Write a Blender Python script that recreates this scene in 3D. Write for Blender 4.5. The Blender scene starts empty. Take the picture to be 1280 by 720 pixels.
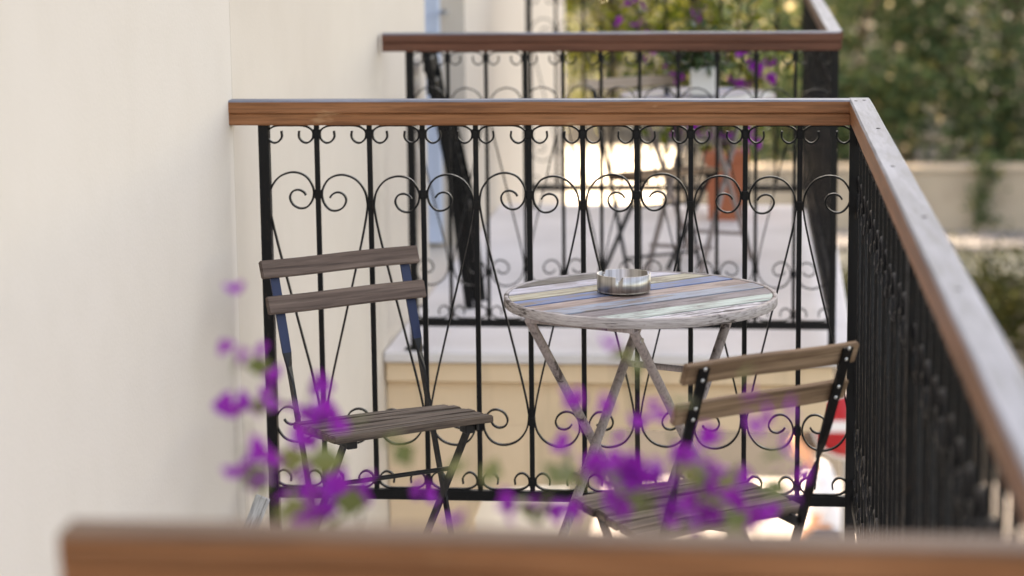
import bpy, bmesh, math, random
from mathutils import Vector, Matrix
random.seed(7)
R = math.radians
scene = bpy.context.scene
COL = scene.collection
H = 1.64            # eye height above the balcony floor
ST = -4.4           # street level

# ------------------------------------------------------------------ camera
f = 3022.0
yd = Vector((328, -540, f)).normalized()
dn = Vector((200, 17033, f)).normalized()
zd = -(dn - yd * dn.dot(yd)).normalized()
xd = yd.cross(zd)
def cam_axis(i): return Vector((xd[i], yd[i], zd[i]))
right, down, fwd = cam_axis(0), cam_axis(1), cam_axis(2)
M = Matrix.Identity(4)
for i in range(3):
    M[i][0] = right[i]; M[i][1] = -down[i]; M[i][2] = -fwd[i]
M[0][3], M[1][3], M[2][3] = 0, 0, H
cd = bpy.data.cameras.new('camera'); cam = bpy.data.objects.new('camera', cd)
COL.objects.link(cam); cam.matrix_world = M
cd.sensor_width = 36; cd.lens = 36 * f / 1280
cd.clip_start = 0.1; cd.clip_end = 1000
cd.dof.use_dof = True; cd.dof.focus_distance = 5.25; cd.dof.aperture_fstop = 2.9
scene.camera = cam
def at(px, py, Y):
    """world point seen at that place of the photograph, on the plane at distance Y along the facade"""
    r = right * (px - 640) + down * (py - 360) + fwd * f
    return Vector((0, 0, H)) + r * (Y / r.y)

# ------------------------------------------------------------------ materials
def mat(name, base, rough=0.6, metal=0.0, spec=0.5):
    m = bpy.data.materials.new(name); m.use_nodes = True
    b = m.node_tree.nodes['Principled BSDF']
    b.inputs['Base Color'].default_value = (*base, 1)
    b.inputs['Roughness'].default_value = rough
    b.inputs['Metallic'].default_value = metal
    b.inputs['Specular IOR Level'].default_value = spec
    return m
class G:
    def __init__(s, m):
        s.m = m; s.t = m.node_tree; s.b = s.t.nodes['Principled BSDF']
    def n(s, typ, **kw):
        nd = s.t.nodes.new(typ)
        for k, v in kw.items(): setattr(nd, k, v)
        return nd
    def l(s, a, b): s.t.links.new(a, b)
    def coord(s, scale=(1, 1, 1)):
        c = s.n('ShaderNodeTexCoord'); mp = s.n('ShaderNodeMapping')
        mp.inputs['Scale'].default_value = scale
        s.l(c.outputs['Object'], mp.inputs['Vector']); return mp.outputs[0]
    def noise(s, vec, scale, detail=4, rough=.55, dist=0):
        nd = s.n('ShaderNodeTexNoise'); nd.inputs['Scale'].default_value = scale
        nd.inputs['Detail'].default_value = detail; nd.inputs['Roughness'].default_value = rough
        nd.inputs['Distortion'].default_value = dist
        s.l(vec, nd.inputs['Vector']); return nd.outputs['Fac']
    def ramp(s, fac, stops):
        r = s.n('ShaderNodeValToRGB'); e = r.color_ramp.elements
        while len(e) < len(stops): e.new(0.5)
        for k, (p, c) in enumerate(stops):
            e[k].position = p; e[k].color = (*c, 1) if len(c) == 3 else c
        s.l(fac, r.inputs[0]); return r.outputs[0]
    def mix(s, fac, a, b):
        x = s.n('ShaderNodeMix', data_type='RGBA')
        if isinstance(fac, (int, float)): x.inputs[0].default_value = fac
        else: s.l(fac, x.inputs[0])
        for k, v in ((6, a), (7, b)):
            if isinstance(v, tuple): x.inputs[k].default_value = (*v, 1)
            else: s.l(v, x.inputs[k])
        return x.outputs[2]
    def bump(s, h, strength, dist=.01):
        bm_ = s.n('ShaderNodeBump'); bm_.inputs['Strength'].default_value = strength
        bm_.inputs['Distance'].default_value = dist
        s.l(h, bm_.inputs['Height']); s.l(bm_.outputs[0], s.b.inputs['Normal'])
    def col(s, c): s.l(c, s.b.inputs['Base Color'])

def plaster(name, a, b, scale=1.2):
    m = mat(name, a, .85, spec=.25); g = G(m); v = g.coord()
    n1 = g.noise(v, scale, 5, .6); n2 = g.noise(v, 90, 3, .6); n3 = g.noise(v, 6, 4)
    c = g.ramp(n1, [(.3, a), (.7, b)])
    sp = g.ramp(n3, [(.35, (.98, .978, .972)), (.6, (1, 1, 1))])
    mm = g.n('ShaderNodeMix', data_type='RGBA', blend_type='MULTIPLY'); mm.inputs[0].default_value = 1
    g.l(c, mm.inputs[6]); g.l(sp, mm.inputs[7]); g.col(mm.outputs[2])
    g.bump(n2, .16, .004); return m
def wood(name, stops, axis=0, rough=.5, fine=1.0, bump=.3, spec=.25):
    """grain running along the given local axis"""
    m = mat(name, stops[0][1], rough, spec=spec); g = G(m)
    sc = [38 * fine, 38 * fine, 38 * fine]; sc[axis] = 1.6
    v = g.coord(tuple(sc))
    oi = g.n('ShaderNodeObjectInfo')
    ad = g.n('ShaderNodeVectorMath', operation='ADD'); g.l(v, ad.inputs[0])
    ml = g.n('ShaderNodeMath', operation='MULTIPLY'); ml.inputs[1].default_value = 57.0
    g.l(oi.outputs['Random'], ml.inputs[0]); g.l(ml.outputs[0], ad.inputs[1])
    n1 = g.noise(ad.outputs[0], 1.0, 8, .65, .6)
    n2 = g.noise(ad.outputs[0], 4.5, 3, .6)
    c = g.ramp(n1, [(.5 + (p - .5) * .62, q) for p, q in stops])
    k = g.ramp(n2, [(.38, (.66, .66, .66)), (.52, (1, 1, 1))])
    mm = g.n('ShaderNodeMix', data_type='RGBA', blend_type='MULTIPLY'); mm.inputs[0].default_value = .8
    g.l(c, mm.inputs[6]); g.l(k, mm.inputs[7]); g.col(mm.outputs[2])
    g.bump(n1, bump, .003); return m
def chipped(name, paint, under, thr=.52, axis=0, rough=.65, layer=None, sc=None, wear=.75):
    m = mat(name, paint, rough, spec=.3); g = G(m)
    
    if sc is None: sc = [60, 60, 60]; sc[axis] = 4
    v = g.coord(tuple(sc)); v2 = g.coord((3.5, 3.5, 3.5))
    n1 = g.noise(v, 1.0, 9, .7, .3); n2 = g.noise(v2, 1.5, 5, .6)
    ad = g.n('ShaderNodeMath', operation='ADD'); g.l(n1, ad.inputs[0]); g.l(n2, ad.inputs[1])
    hv = g.n('ShaderNodeMath', operation='MULTIPLY'); hv.inputs[1].default_value = .5; g.l(ad.outputs[0], hv.inputs[0])
    msk = g.ramp(hv.outputs[0], [(thr, (0, 0, 0)), (thr + .035, (1, 1, 1))])
    p = g.mix(g.ramp(n2, [(.3, (0, 0, 0)), (.75, (1, 1, 1))]), paint, layer or tuple(.8 * x for x in paint))
    grain = g.noise(v, 3.0, 4, .6)
    p = g.mix(g.ramp(grain, [(.44, (0, 0, 0)), (.64, (wear, wear, wear))]), p, under)
    g.col(g.mix(msk, p, under)); g.bump(msk, .35, -.002); return m
def leafy(name, stops, trans=.45, rough=.45, spec=.4):
    m = mat(name, stops[0][1], rough, spec=spec); g = G(m)
    ge = g.n('ShaderNodeNewGeometry'); c = g.ramp(ge.outputs['Random Per Island'], stops); g.col(c)
    tr = g.n('ShaderNodeBsdfTranslucent'); g.l(c, tr.inputs['Color'])
    ms = g.n('ShaderNodeMixShader'); ms.inputs[0].default_value = trans
    out = g.t.nodes['Material Output']
    g.l(g.b.outputs[0], ms.inputs[1]); g.l(tr.outputs[0], ms.inputs[2]); g.l(ms.outputs[0], out.inputs['Surface'])
    return m

MAT = {}
MAT['wall_near'] = plaster('pale_plaster', (.60, .528, .460), (.612, .541, .474), .9)
MAT['wall'] = plaster('cream_plaster', (.56, .482, .408), (.60, .522, .443), 1.1)
MAT['ochre'] = plaster('ochre_plaster', (.67, .50, .335), (.73, .55, .38), 1.5)
MAT['tan'] = plaster('tan_plaster', (.40, .33, .25), (.45, .37, .29), 1.5)
MAT['slab'] = plaster('grey_screed', (.545, .51, .50), (.645, .605, .59), 2.0)
MAT['stone'] = plaster('garden_stone', (.25, .21, .165), (.35, .30, .24), 2.2)
MAT['ledge'] = plaster('pale_stone', (.50, .44, .35), (.62, .55, .45), 1.2)
MAT['cope'] = plaster('grey_coping', (.10, .10, .105), (.14, .14, .145), 1.2)
MAT['asphalt'] = plaster('asphalt', (.028, .028, .027), (.044, .042, .040), .6)
MAT['asphalt'].node_tree.nodes['Principled BSDF'].inputs['Specular IOR Level'].default_value = .05
MAT['paving'] = plaster('pale_paving', (.22, .21, .21), (.32, .305, .30), .8)
MAT['limepath'] = plaster('white_gravel', (.42, .40, .36), (.58, .56, .50), .5)
MAT['rail'] = wood('varnished_rail', [(.25, (.185, .070, .030)), (.5, (.262, .104, .045)), (.75, (.325, .138, .065))], 0, .42)
MAT['rail_red'] = wood('reddish_rail', [(.25, (.085, .032, .020)), (.5, (.125, .048, .030)), (.75, (.16, .066, .042))], 0, .45)
MAT['rail_top'] = wood('bleached_sheen_rail_top', [(.25, (.085, .094, .120)), (.5, (.13, .142, .175)), (.8, (.20, .215, .26))], 0, .55, .45, .15, .35)  # grey bleached wood with the sky sheen put into its colour
MAT['rail_brown_top'] = wood('dull_brown_rail_top', [(.25, (.085, .045, .028)), (.5, (.13, .072, .046)), (.8, (.17, .105, .072))], 0, .6, .45, .15, .2)  # darker, duller brown than the rail sides, for the upward faces
MAT['iron'] = mat('black_iron', (.0035, .0035, .004), .45, 0, .22)
MAT['iron_worn'] = mat('scuffed_iron', (.008, .007, .007), .40, 0, .3)
MAT['navy'] = mat('navy_paint', (.013, .022, .062), .45, 0, .3)
MAT['zinc'] = mat('zinc_rivet', (.55, .55, .55), .35, 1.0)
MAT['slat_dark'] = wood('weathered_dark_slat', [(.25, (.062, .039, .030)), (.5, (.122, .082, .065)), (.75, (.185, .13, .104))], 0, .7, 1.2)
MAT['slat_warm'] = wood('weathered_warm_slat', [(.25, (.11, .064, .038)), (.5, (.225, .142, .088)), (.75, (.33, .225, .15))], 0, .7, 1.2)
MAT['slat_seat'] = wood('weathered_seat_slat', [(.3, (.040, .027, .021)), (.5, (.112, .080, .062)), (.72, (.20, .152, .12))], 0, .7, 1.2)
MAT['leg_paint'] = chipped('worn_leg_paint', (.36, .295, .275), (.07, .05, .045), .57, 2, wear=.4)
MAT['rim_paint'] = chipped('worn_rim_paint', (.47, .42, .405), (.085, .068, .062), .55, 0, sc=[6, 20, 110], wear=.5)
PL = [(.16, .14, .125), (.55, .53, .60), (.46, .42, .31), (.13, .20, .38), (.38, .29, .26), (.27, .32, .40), (.235, .20, .215), (.46, .56, .52), (.64, .62, .66)]
UN = [(.09, .075, .06), (.30, .27, .28), (.20, .17, .12), (.20, .15, .11), (.20, .14, .12), (.20, .17, .16), (.10, .08, .08), (.20, .19, .18), (.04, .03, .035)]
for k, c in enumerate(PL):
    MAT['plank%d' % k] = chipped('painted_plank', c, UN[k], .545 if k != 8 else .53, 0, .6, sc=[3.5, 26, 26], wear=.8)
MAT['white_pvc'] = mat('sky_tinted_door_frame', (.56, .63, .76), .3)  # white frame, blue of the reflected sky put into the colour
MAT['terracotta'] = plaster('terracotta', (.42, .13, .07), (.50, .17, .09), 4)
MAT['white_pot'] = mat('white_glaze', (.75, .73, .70), .4)
MAT['soil'] = mat('soil', (.05, .035, .025), .9)
MAT['stem'] = wood('woody_stem', [(.3, (.06, .045, .025)), (.6, (.12, .10, .05))], 2, .8)
MAT['trunk'] = wood('bark', [(.3, (.05, .04, .03)), (.6, (.12, .095, .07))], 2, .9)
MAT['bract'] = leafy('purple_bract', [(0, (.20, .009, .25)), (.5, (.28, .014, .34)), (1, (.37, .03, .42))], .45, .6)
MAT['leaf_olive'] = leafy('bougainvillea_leaf', [(0, (.10, .12, .035)), (.6, (.15, .17, .05)), (1, (.20, .20, .07))], .35)
MAT['leaf_dark'] = leafy('evergreen_leaf', [(0, (.042, .078, .040)), (.55, (.072, .115, .050)), (.90, (.10, .125, .050)), (.965, (.26, .22, .07)), (1, (.60, .54, .38))], .42, .3, .12)  # pale end of the ramp paints bright highlights on a few leaves
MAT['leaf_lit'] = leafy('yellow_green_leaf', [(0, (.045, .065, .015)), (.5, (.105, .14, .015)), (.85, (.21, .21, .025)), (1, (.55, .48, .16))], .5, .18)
MAT['glint'] = leafy('pale_glint_leaf', [(0, (.74, .66, .52)), (.6, (.72, .60, .50)), (1, (.62, .58, .20))], .5, .12)  # sun glints in the dark crowns painted as pale leaf colour
MAT['glint_yellow'] = leafy('yellow_glint_leaf', [(0, (.70, .66, .20)), (.6, (.66, .66, .28)), (1, (.75, .72, .55))], .5, .12)  # same painted glints for the yellow green crowns
MAT['leaf_hedge'] = leafy('hedge_leaf', [(0, (.010, .015, .005)), (.6, (.017, .024, .006)), (1, (.045, .045, .010))], .12, .6, .05)
MAT['red'] = mat('red_sign', (.50, .012, .02), .4)
MAT['white'] = mat('white_sign', (.78, .76, .76), .4)
MAT['galv'] = mat('galvanised', (.35, .36, .37), .45, .8)
MAT['shirt'] = mat('white_shirt', (.55, .56, .60), .85)
MAT['skin'] = mat('skin', (.50, .27, .18), .55)
MAT['hair'] = mat('brown_hair', (.05, .028, .015), .6)
MAT['jeans'] = mat('dark_trousers', (.05, .06, .10), .85)
MAT['dark'] = mat('dark_interior', (.05, .045, .04), .8)
MAT['board'] = chipped('pale_board', (.62, .62, .62), (.08, .07, .07), .58, 2)
MAT['tilecap'] = mat('roof_coping', (.45, .36, .27), .8)
# old paint on the iron: rusty specks and dust
for k_ in ('iron', 'iron_worn'):
    g = G(MAT[k_]); n_ = g.noise(g.coord((90, 90, 30)), 1.0, 5, .7)
    g.col(g.mix(g.ramp(n_, [(.60, (0, 0, 0)), (.70, (.8, .8, .8))]), tuple(g.b.inputs['Base Color'].default_value)[:3], (.030, .018, .012)))
    g.l(g.ramp(g.noise(g.coord((40, 40, 40)), 1, 4), [(.3, (.32, .32, .32)), (.7, (.62, .62, .62))]), g.b.inputs['Roughness'])
# damp runs down the ochre band
g = G(MAT['ochre']); old = g.b.inputs['Base Color'].links[0].from_socket
n_ = g.noise(g.coord((10, 10, .9)), 1.0, 5, .6)
g.col(g.mix(g.ramp(n_, [(.50, (0, 0, 0)), (.72, (.5, .5, .5))]), old, (.40, .30, .20)))
# brushed steel: vertical lines running round the ashtray
m = mat('brushed_steel', (.60, .58, .55), .36, 1.0); g = G(m); v = g.coord((60, 60, .5))
n_ = g.noise(v, 1.0, 3, .6); g.col(g.ramp(n_, [(.3, (.20, .18, .16)), (.6, (.50, .48, .46))])); MAT['steel'] = m
# rail fronts carry a few pale scuffs
g = G(MAT['rail']); old = g.b.inputs['Base Color'].links[0].from_socket
v = g.coord((9, 30, 26)); n_ = g.noise(v, 1.0, 3, .5)
g.col(g.mix(g.ramp(n_, [(.66, (0, 0, 0)), (.72, (.55, .55, .55))]), old, (.42, .24, .13)))
# coarse stone of the garden wall
g = G(MAT['stone']); vo = g.n('ShaderNodeTexVoronoi'); vo.inputs['Scale'].default_value = 2.6
g.l(g.coord((1, 1, 1.6)), vo.inputs['Vector']); old = g.b.inputs['Base Color'].links[0].from_socket
g.col(g.mix(g.ramp(vo.outputs['Distance'], [(.0, (0, 0, 0)), (.7, (.35, .35, .35))]), old, (.30, .26, .20)))
# paving slabs
g = G(MAT['paving']); bk = g.n('ShaderNodeTexBrick'); bk.inputs['Scale'].default_value = 1.6; bk.inputs['Mortar Size'].default_value = .012
g.l(g.coord(), bk.inputs['Vector']); old = g.b.inputs['Base Color'].links[0].from_socket
g.col(g.mix(bk.outputs['Fac'], old, (.25, .24, .23)))

# ------------------------------------------------------------------ mesh helpers
class MB:
    def __init__(s): s.v = []; s.f = []; s.mi = []; s.sm = []
    def add(s, vs, fs, mi=0, smooth=False):
        o = len(s.v); s.v += [tuple(x) for x in vs]
        for q in fs: s.f.append(tuple(o + i for i in q)); s.mi.append(mi); s.sm.append(smooth)
    def box(s, lo, hi, mi=0, mtx=None):
        x0, y0, z0 = lo; x1, y1, z1 = hi
        vs = [(x0, y0, z0), (x1, y0, z0), (x1, y1, z0), (x0, y1, z0), (x0, y0, z1), (x1, y0, z1), (x1, y1, z1), (x0, y1, z1)]
        if mtx: vs = [mtx @ Vector(q) for q in vs]
        s.add(vs, [(0, 3, 2, 1), (4, 5, 6, 7), (0, 1, 5, 4), (1, 2, 6, 5), (2, 3, 7, 6), (3, 0, 4, 7)], mi)
    def cbox(s, lo, hi, c, mi=0, mtx=None):
        """box with chamfered edges"""
        b = bmesh.new(); bmesh.ops.create_cube(b, size=1)
        for q in b.verts: q.co = Vector([lo[i] + (q.co[i] + .5) * (hi[i] - lo[i]) for i in range(3)])
        bmesh.ops.bevel(b, geom=b.edges[:], offset=c, segments=1, affect='EDGES', profile=.5)
        s.bm(b, mi, mtx)
    def bm(s, b, mi=0, mtx=None, smooth=False):
        b.verts.index_update()
        vs = [(mtx @ q.co) if mtx else q.co.copy() for q in b.verts]
        s.add(vs, [[q.index for q in fc.verts] for fc in b.faces], mi, smooth); b.free()
    def sweep(s, pts, prof, mi=0, closed=False, side=None, smooth=False, caps=True):
        """sweep a closed 2D profile (a across, b along side) along the points"""
        P = [Vector(p) for p in pts]; n = len(P); k = len(prof); vs = []
        up = Vector(side) if side else None; prev = None
        for i in range(n):
            if closed: t = P[(i + 1) % n] - P[i - 1]
            else: t = P[min(i + 1, n - 1)] - P[max(i - 1, 0)]
            t.normalize()
            if up is not None: b = (up - t * up.dot(t)).normalized()
            else:
                r = prev if prev is not None else (Vector((0, 0, 1)) if abs(t.z) < .9 else Vector((1, 0, 0)))
                b = (r - t * r.dot(t)).normalized(); prev = b
            a = b.cross(t)
            for (u, w) in prof: vs.append(P[i] + a * u + b * w)
        fs = []
        for i in range(n if closed else n - 1):
            j = (i + 1) % n
            for q in range(k): fs.append((i * k + q, i * k + (q + 1) % k, j * k + (q + 1) % k, j * k + q))
        s.add(vs, fs, mi, smooth)
        if caps and not closed: s.add([vs[q] for q in range(k)], [tuple(reversed(range(k)))], mi); s.add([vs[(n - 1) * k + q] for q in range(k)], [tuple(range(k))], mi)
    def tube(s, pts, r, k=8, mi=0, r1=None, smooth=True):
        P = [Vector(p) for p in pts]; n = len(P); vs = []; prev = None
        for i in range(n):
            t = (P[min(i + 1, n - 1)] - P[max(i - 1, 0)]).normalized()
            rr = prev if prev is not None else (Vector((0, 0, 1)) if abs(t.z) < .9 else Vector((1, 0, 0)))
            b = (rr - t * rr.dot(t)).normalized(); prev = b; a = b.cross(t)
            rad = r if r1 is None else r + (r1 - r) * i / (n - 1)
            for q in range(k):
                w = 2 * math.pi * q / k; vs.append(P[i] + a * (rad * math.cos(w)) + b * (rad * math.sin(w)))
        fs = [(i * k + q, i * k + (q + 1) % k, (i + 1) * k + (q + 1) % k, (i + 1) * k + q) for i in range(n - 1) for q in range(k)]
        s.add(vs, fs, mi, smooth)
        s.add(vs[:k], [tuple(reversed(range(k)))], mi); s.add(vs[-k:], [tuple(range(k))], mi)
    def lathe(s, prof, k=32, mi=0, smooth=True, c=(0, 0, 0)):
        n = len(prof); vs = []
        for (r, z) in prof:
            for q in range(k):
                w = 2 * math.pi * q / k; vs.append((c[0] + r * math.cos(w), c[1] + r * math.sin(w), c[2] + z))
        fs = [(i * k + q, i * k + (q + 1) % k, (i + 1) * k + (q + 1) % k, (i + 1) * k + q) for i in range(n - 1) for q in range(k)]
        s.add(vs, fs, mi, smooth)
    def mesh(s, name, mats):
        me = bpy.data.meshes.new(name); me.from_pydata(s.v, [], s.f)
        for m_ in (mats if isinstance(mats, (list, tuple)) else [mats]): me.materials.append(m_)
        me.polygons.foreach_set('material_index', s.mi); me.polygons.foreach_set('use_smooth', s.sm)
        me.update(); return me
    def build(s, name, mats, parent=None, loc=(0, 0, 0)):
        o = bpy.data.objects.new(name, s.mesh(name, mats)); COL.objects.link(o)
        o.parent = parent; o.location = loc; return o
def tag(o, label=None, cat=None, group=None, kind=None):
    for k, v in (('label', label), ('category', cat), ('group', group), ('kind', kind)):
        if v: o[k] = v
    return o
def thing(name, label, cat, loc=(0, 0, 0), rz=0, group=None):
    o = bpy.data.objects.new(name, None); COL.objects.link(o); o.empty_display_size = .1
    o.location = loc; o.rotation_euler = (0, 0, rz); return tag(o, label, cat, group)
def inst(name, me, parent, loc=(0, 0, 0), rot=(0, 0, 0)):
    o = bpy.data.objects.new(name, me); COL.objects.link(o); o.parent = parent
    o.location = loc; o.rotation_euler = rot; return o
def copy_tree(o, parent=None):
    c = o.copy(); COL.objects.link(c); c.parent = parent
    for ch in list(o.children): copy_tree(ch, c)
    return c
def catmull(pts, n=6):
    P = [Vector(p) for p in pts]; P = [2 * P[0] - P[1]] + P + [2 * P[-1] - P[-2]]; out = []
    for i in range(1, len(P) - 2):
        a, b, c, d = P[i - 1], P[i], P[i + 1], P[i + 2]
        for k in range(n):
            t = k / n
            out.append(.5 * ((2 * b) + (c - a) * t + (2 * a - 5 * b + 4 * c - d) * t * t + (3 * b - a - 3 * c + d) * t ** 3))
    out.append(P[-2]); return out
def rect(a, b): return [(-a / 2, -b / 2), (a / 2, -b / 2), (a / 2, b / 2), (-a / 2, b / 2)]

# ------------------------------------------------------------------ wrought iron railings
W = .1265
ZT, ZU, ZB, ZB0 = 1.087, 1.028, .143, .118       # handrail top / underside, bottom bar top / underside
half = [(W * .5, .582), (.082, .66), (.100, .735), (.112, .79), (.1175, .822), (.1190, .842), (.1125, .872), (.092, .898),
        (.060, .909), (.029, .900), (.0115, .873), (.0125, .846), (.026, .827), (.044, .823), (.061, .832), (.068, .849),
        (.061, .863), (.047, .867), (.035, .862), (.029, .854)]        # x measured from the bar where the curls meet
def scroll_pts():
    h = [(x, z) for x, z in half]
    lo = [(W - x, 2 * .582 - z) for x, z in h[:0:-1]]
    return [(x, 0, z) for x, z in catmull_2d(lo + h)]
def catmull_2d(p): return [(q.x, q.y) for q in catmull([Vector((a, b, 0)) for a, b in p], 5)]
mb = MB(); mb.sweep(scroll_pts(), rect(.0042, .010), side=(0, 1, 0), smooth=False); SCROLL_A = mb.mesh('scroll', MAT['iron'])
mb = MB(); mb.sweep([(W - x, y, z) for x, y, z in scroll_pts()], rect(.0042, .010), side=(0, 1, 0)); SCROLL_B = mb.mesh('scroll', MAT['iron'])
ch = [(W / 2, -.0025), (.039, -.0025), (.024, -.005), (.0115, -.0125), (.0078, -.022), (.0105, -.0345), (.022, -.0435), (.034, -.041), (.0425, -.030), (.0418, -.0155)]
cpts = [(W - x, z) for x, z in ch[:0:-1]] + ch
cpts = [(x, 0, z) for x, z in catmull_2d([(x, z) for x, z in cpts])]
mb = MB(); mb.sweep(cpts, rect(.0042, .010), side=(0, 1, 0)); CURL = mb.mesh('curl', MAT['iron'])
def collar(mb, z):  # weld lump where the curls meet a bar
    mb.cbox((-.0085, -.0075, z - .012), (.0085, .0075, z + .012), .003)
bars = {}
for key in 'AB':
    mb = MB(); mb.cbox((-.0058, -.0058, ZB), (.0058, .0058, ZU), .001)
    collar(mb, ZU - .022); collar(mb, ZB + .022)
    if key == 'A': collar(mb, .862); collar(mb, .315)
    else: collar(mb, .838); collar(mb, .300)
    bars[key] = mb.mesh('baluster', MAT['iron'])
def rail_profile(w, hgt):
    a = w / 2; c = .004
    return [(-a + .005, 0), (a - .005, 0), (a - .003, .004), (a - .003, hgt * .42), (a - .0055, hgt * .46), (a, hgt * .52), (a, hgt - c), (a - c, hgt),
            (-a + c, hgt), (-a, hgt - c), (-a, hgt * .52), (-a + .0055, hgt * .46), (-a + .003, hgt * .42), (-a + .003, .004)]
def handrail(parent, x0, x1, mats, w=.050):
    prof = rail_profile(w, ZT - ZU); k = len(prof); mb = MB()
    N = max(2, int((x1 - x0) / .12)); vs = []
    for i in range(N + 1):
        x = x0 + (x1 - x0) * i / N
        jy = random.uniform(-.0004, .0004); jz = random.uniform(-.0004, .0004)
        for (y, z) in prof: vs.append((x, -y + jy, ZU + z + jz))
    for i in range(N):
        for q in range(k):
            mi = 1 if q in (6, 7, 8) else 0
            mb.add([vs[i * k + q], vs[i * k + (q + 1) % k], vs[(i + 1) * k + (q + 1) % k], vs[(i + 1) * k + q]], [(3, 2, 1, 0)], mi)
    mb.add(vs[:k], [tuple(range(k))], 0); mb.add(vs[-k:], [tuple(reversed(range(k)))], 0)
    return mb.build('handrail', mats, parent)
def make_railing(label, loc, rz, cells, x0, first, posts, rail_x, mats, z_floor=0, group=None, pitch=W, bar_post=()):
    """cells between bars start at local x0; first = kind of the bar at x0; posts = local x of the square posts"""
    t = thing('railing', label, 'railing', loc, rz, group)
    handrail(t, rail_x[0], rail_x[1], mats)
    mb = MB(); mb.cbox((x0 - .005, -.009, ZB0), (x0 + cells * pitch + .005, .009, ZB), .0015); mb.build('bottom_bar', MAT['iron'], t)
    for px in posts:
        mb = MB(); mb.cbox((px - .0125, -.0125, z_floor), (px + .0125, .0125, ZU), .0015)
        mb.box((px - .03, -.03, z_floor), (px + .03, .03, z_floor + .006)); mb.build('post', MAT['iron'], t)
    sx = pitch / W
    for i in range(cells + 1):
        key = first if i % 2 == 0 else ('B' if first == 'A' else 'A')
        x = x0 + i * pitch
        if not any(abs(x - p) < .02 for p in posts): inst('baluster', bars[key], t, (x, 0, 0))
        if i < cells:
            s = inst('scroll', SCROLL_A if key == 'A' else SCROLL_B, t, (x + random.gauss(0, .0007), random.gauss(0, .0008), random.gauss(0, .0012))); s.scale = (sx, 1, 1 + random.gauss(0, .004))
            c = inst('curl', CURL, t, (x, 0, ZU)); c.scale = (sx, 1, 1)
            c = inst('curl', CURL, t, (x, 0, ZB), (math.pi, 0, 0)); c.scale = (sx, 1, 1)
    return t
P1 = .1262
GR = 'wrought iron railings of the row of balconies'
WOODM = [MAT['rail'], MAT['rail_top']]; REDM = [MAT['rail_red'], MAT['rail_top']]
XP1 = -1.198
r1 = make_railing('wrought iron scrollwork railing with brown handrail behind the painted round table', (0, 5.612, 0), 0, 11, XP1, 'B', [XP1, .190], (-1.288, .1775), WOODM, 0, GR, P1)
SP = R(-90 + .93)
# the side run leaves the corner and comes towards the viewer, opening a little outwards
r_side = make_railing('long side railing with grey handrail top running towards the viewer', (.200, 5.612, 0), SP, 28, .0, 'A', [1.77, 28 * P1], (-.026, 3.66), WOODM, 0, GR, P1)
for (sx_, sy_) in ((.035, .008), (.052, -.011), (.62, .006), (1.24, -.004), (1.86, .005), (2.5, .0)):
    q = MB(); q.lathe([(.001, ZT + .0012), (.0042, ZT + .0012), (.0046, ZT - .001)], 12); o = q.build('screw', MAT['iron_worn'], r_side, (sx_, sy_, 0))
r0 = make_railing('blurred brown handrail of the nearest railing along the bottom edge', (0, 1.935, 0), 0, 6, -.52, 'B', [-.52], (-.594, .2355), [MAT['rail'], MAT['rail_brown_top']], 0, GR, P1)
DZ = .04
XP2 = -1.176
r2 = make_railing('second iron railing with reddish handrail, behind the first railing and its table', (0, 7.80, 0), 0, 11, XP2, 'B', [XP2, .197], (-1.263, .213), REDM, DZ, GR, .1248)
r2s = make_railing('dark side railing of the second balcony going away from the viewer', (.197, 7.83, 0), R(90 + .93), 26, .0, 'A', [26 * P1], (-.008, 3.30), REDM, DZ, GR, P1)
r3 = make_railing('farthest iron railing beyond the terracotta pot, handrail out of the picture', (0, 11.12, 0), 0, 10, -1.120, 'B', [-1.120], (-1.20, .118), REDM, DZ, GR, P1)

# ------------------------------------------------------------------ building, balconies, door
bld = thing('building', 'cream plastered building whose facade runs along the left side', 'building')
XW, XF, YE = -1.277, -1.2765, 14.9
mb = MB()
mb.box((XW - .35, -6, ST), (XW, 5.632, 7.2)); mb.build('wall', MAT['wall_near'], bld)
mb = MB()
D0, D1, DH = 8.86, 10.02, 2.15
mb.box((XF - .35, 5.632, ST), (XF, D0, 7.2)); mb.box((XF - .35, D1, ST), (XF, YE, 7.2))
mb.box((XF - .35, D0, DH), (XF, D1, 7.2)); mb.box((XF - .35, D0, ST), (XF, D1, .03))
mb.build('wall', MAT['wall'], bld)
mb = MB(); mb.box((-9, -6, ST), (XW - .352, YE - .01, 7.15)); mb.build('inner_wall', MAT['tan'], bld)
mb = MB(); mb.cbox((-9.2, -6.2, 7.2), (XW + .12, YE + .2, 7.42), .02); mb.build('roof_coping', MAT['tilecap'], bld)
door = MB(); door.box((XF - .21, D0 + .004, .03), (XF - .17, D0 + .07, DH - .004)); door.box((XF - .21, D1 - .07, .03), (XF - .17, D1 - .004, DH - .004))
door.box((XF - .21, D0 + .07, DH - .08), (XF - .17, D1 - .07, DH - .004)); door.box((XF - .205, D0 + .07, .03), (XF - .175, D1 - .07, .12))
dr = thing('door', None, None); del_keys = [dr.pop(k, None) for k in ('label', 'category')]
dr.parent = bld
door.build('frame', MAT['white_pvc'], dr)
mb = MB(); mb.cbox((XF - .165, D1 - .052, .05), (XF - .10, D1 - .014, DH - .02), .004); mb.build('shutter', MAT['white_pvc'], dr)
mb = MB(); mb.box((XF - .195, D0 + .07, .12), (XF - .187, D1 - .07, DH - .08)); mb.build('pane', mat('door_glass', (.04, .05, .06), .05, 0, .8), dr)
mb = MB(); mb.tube([(XF - .165, D1 - .03, 1.02), (XF - .06, D1 - .05, 1.02), (XF - .06, D1 - .16, 1.02)], .009); mb.build('handle', MAT['zinc'], dr)
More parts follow.
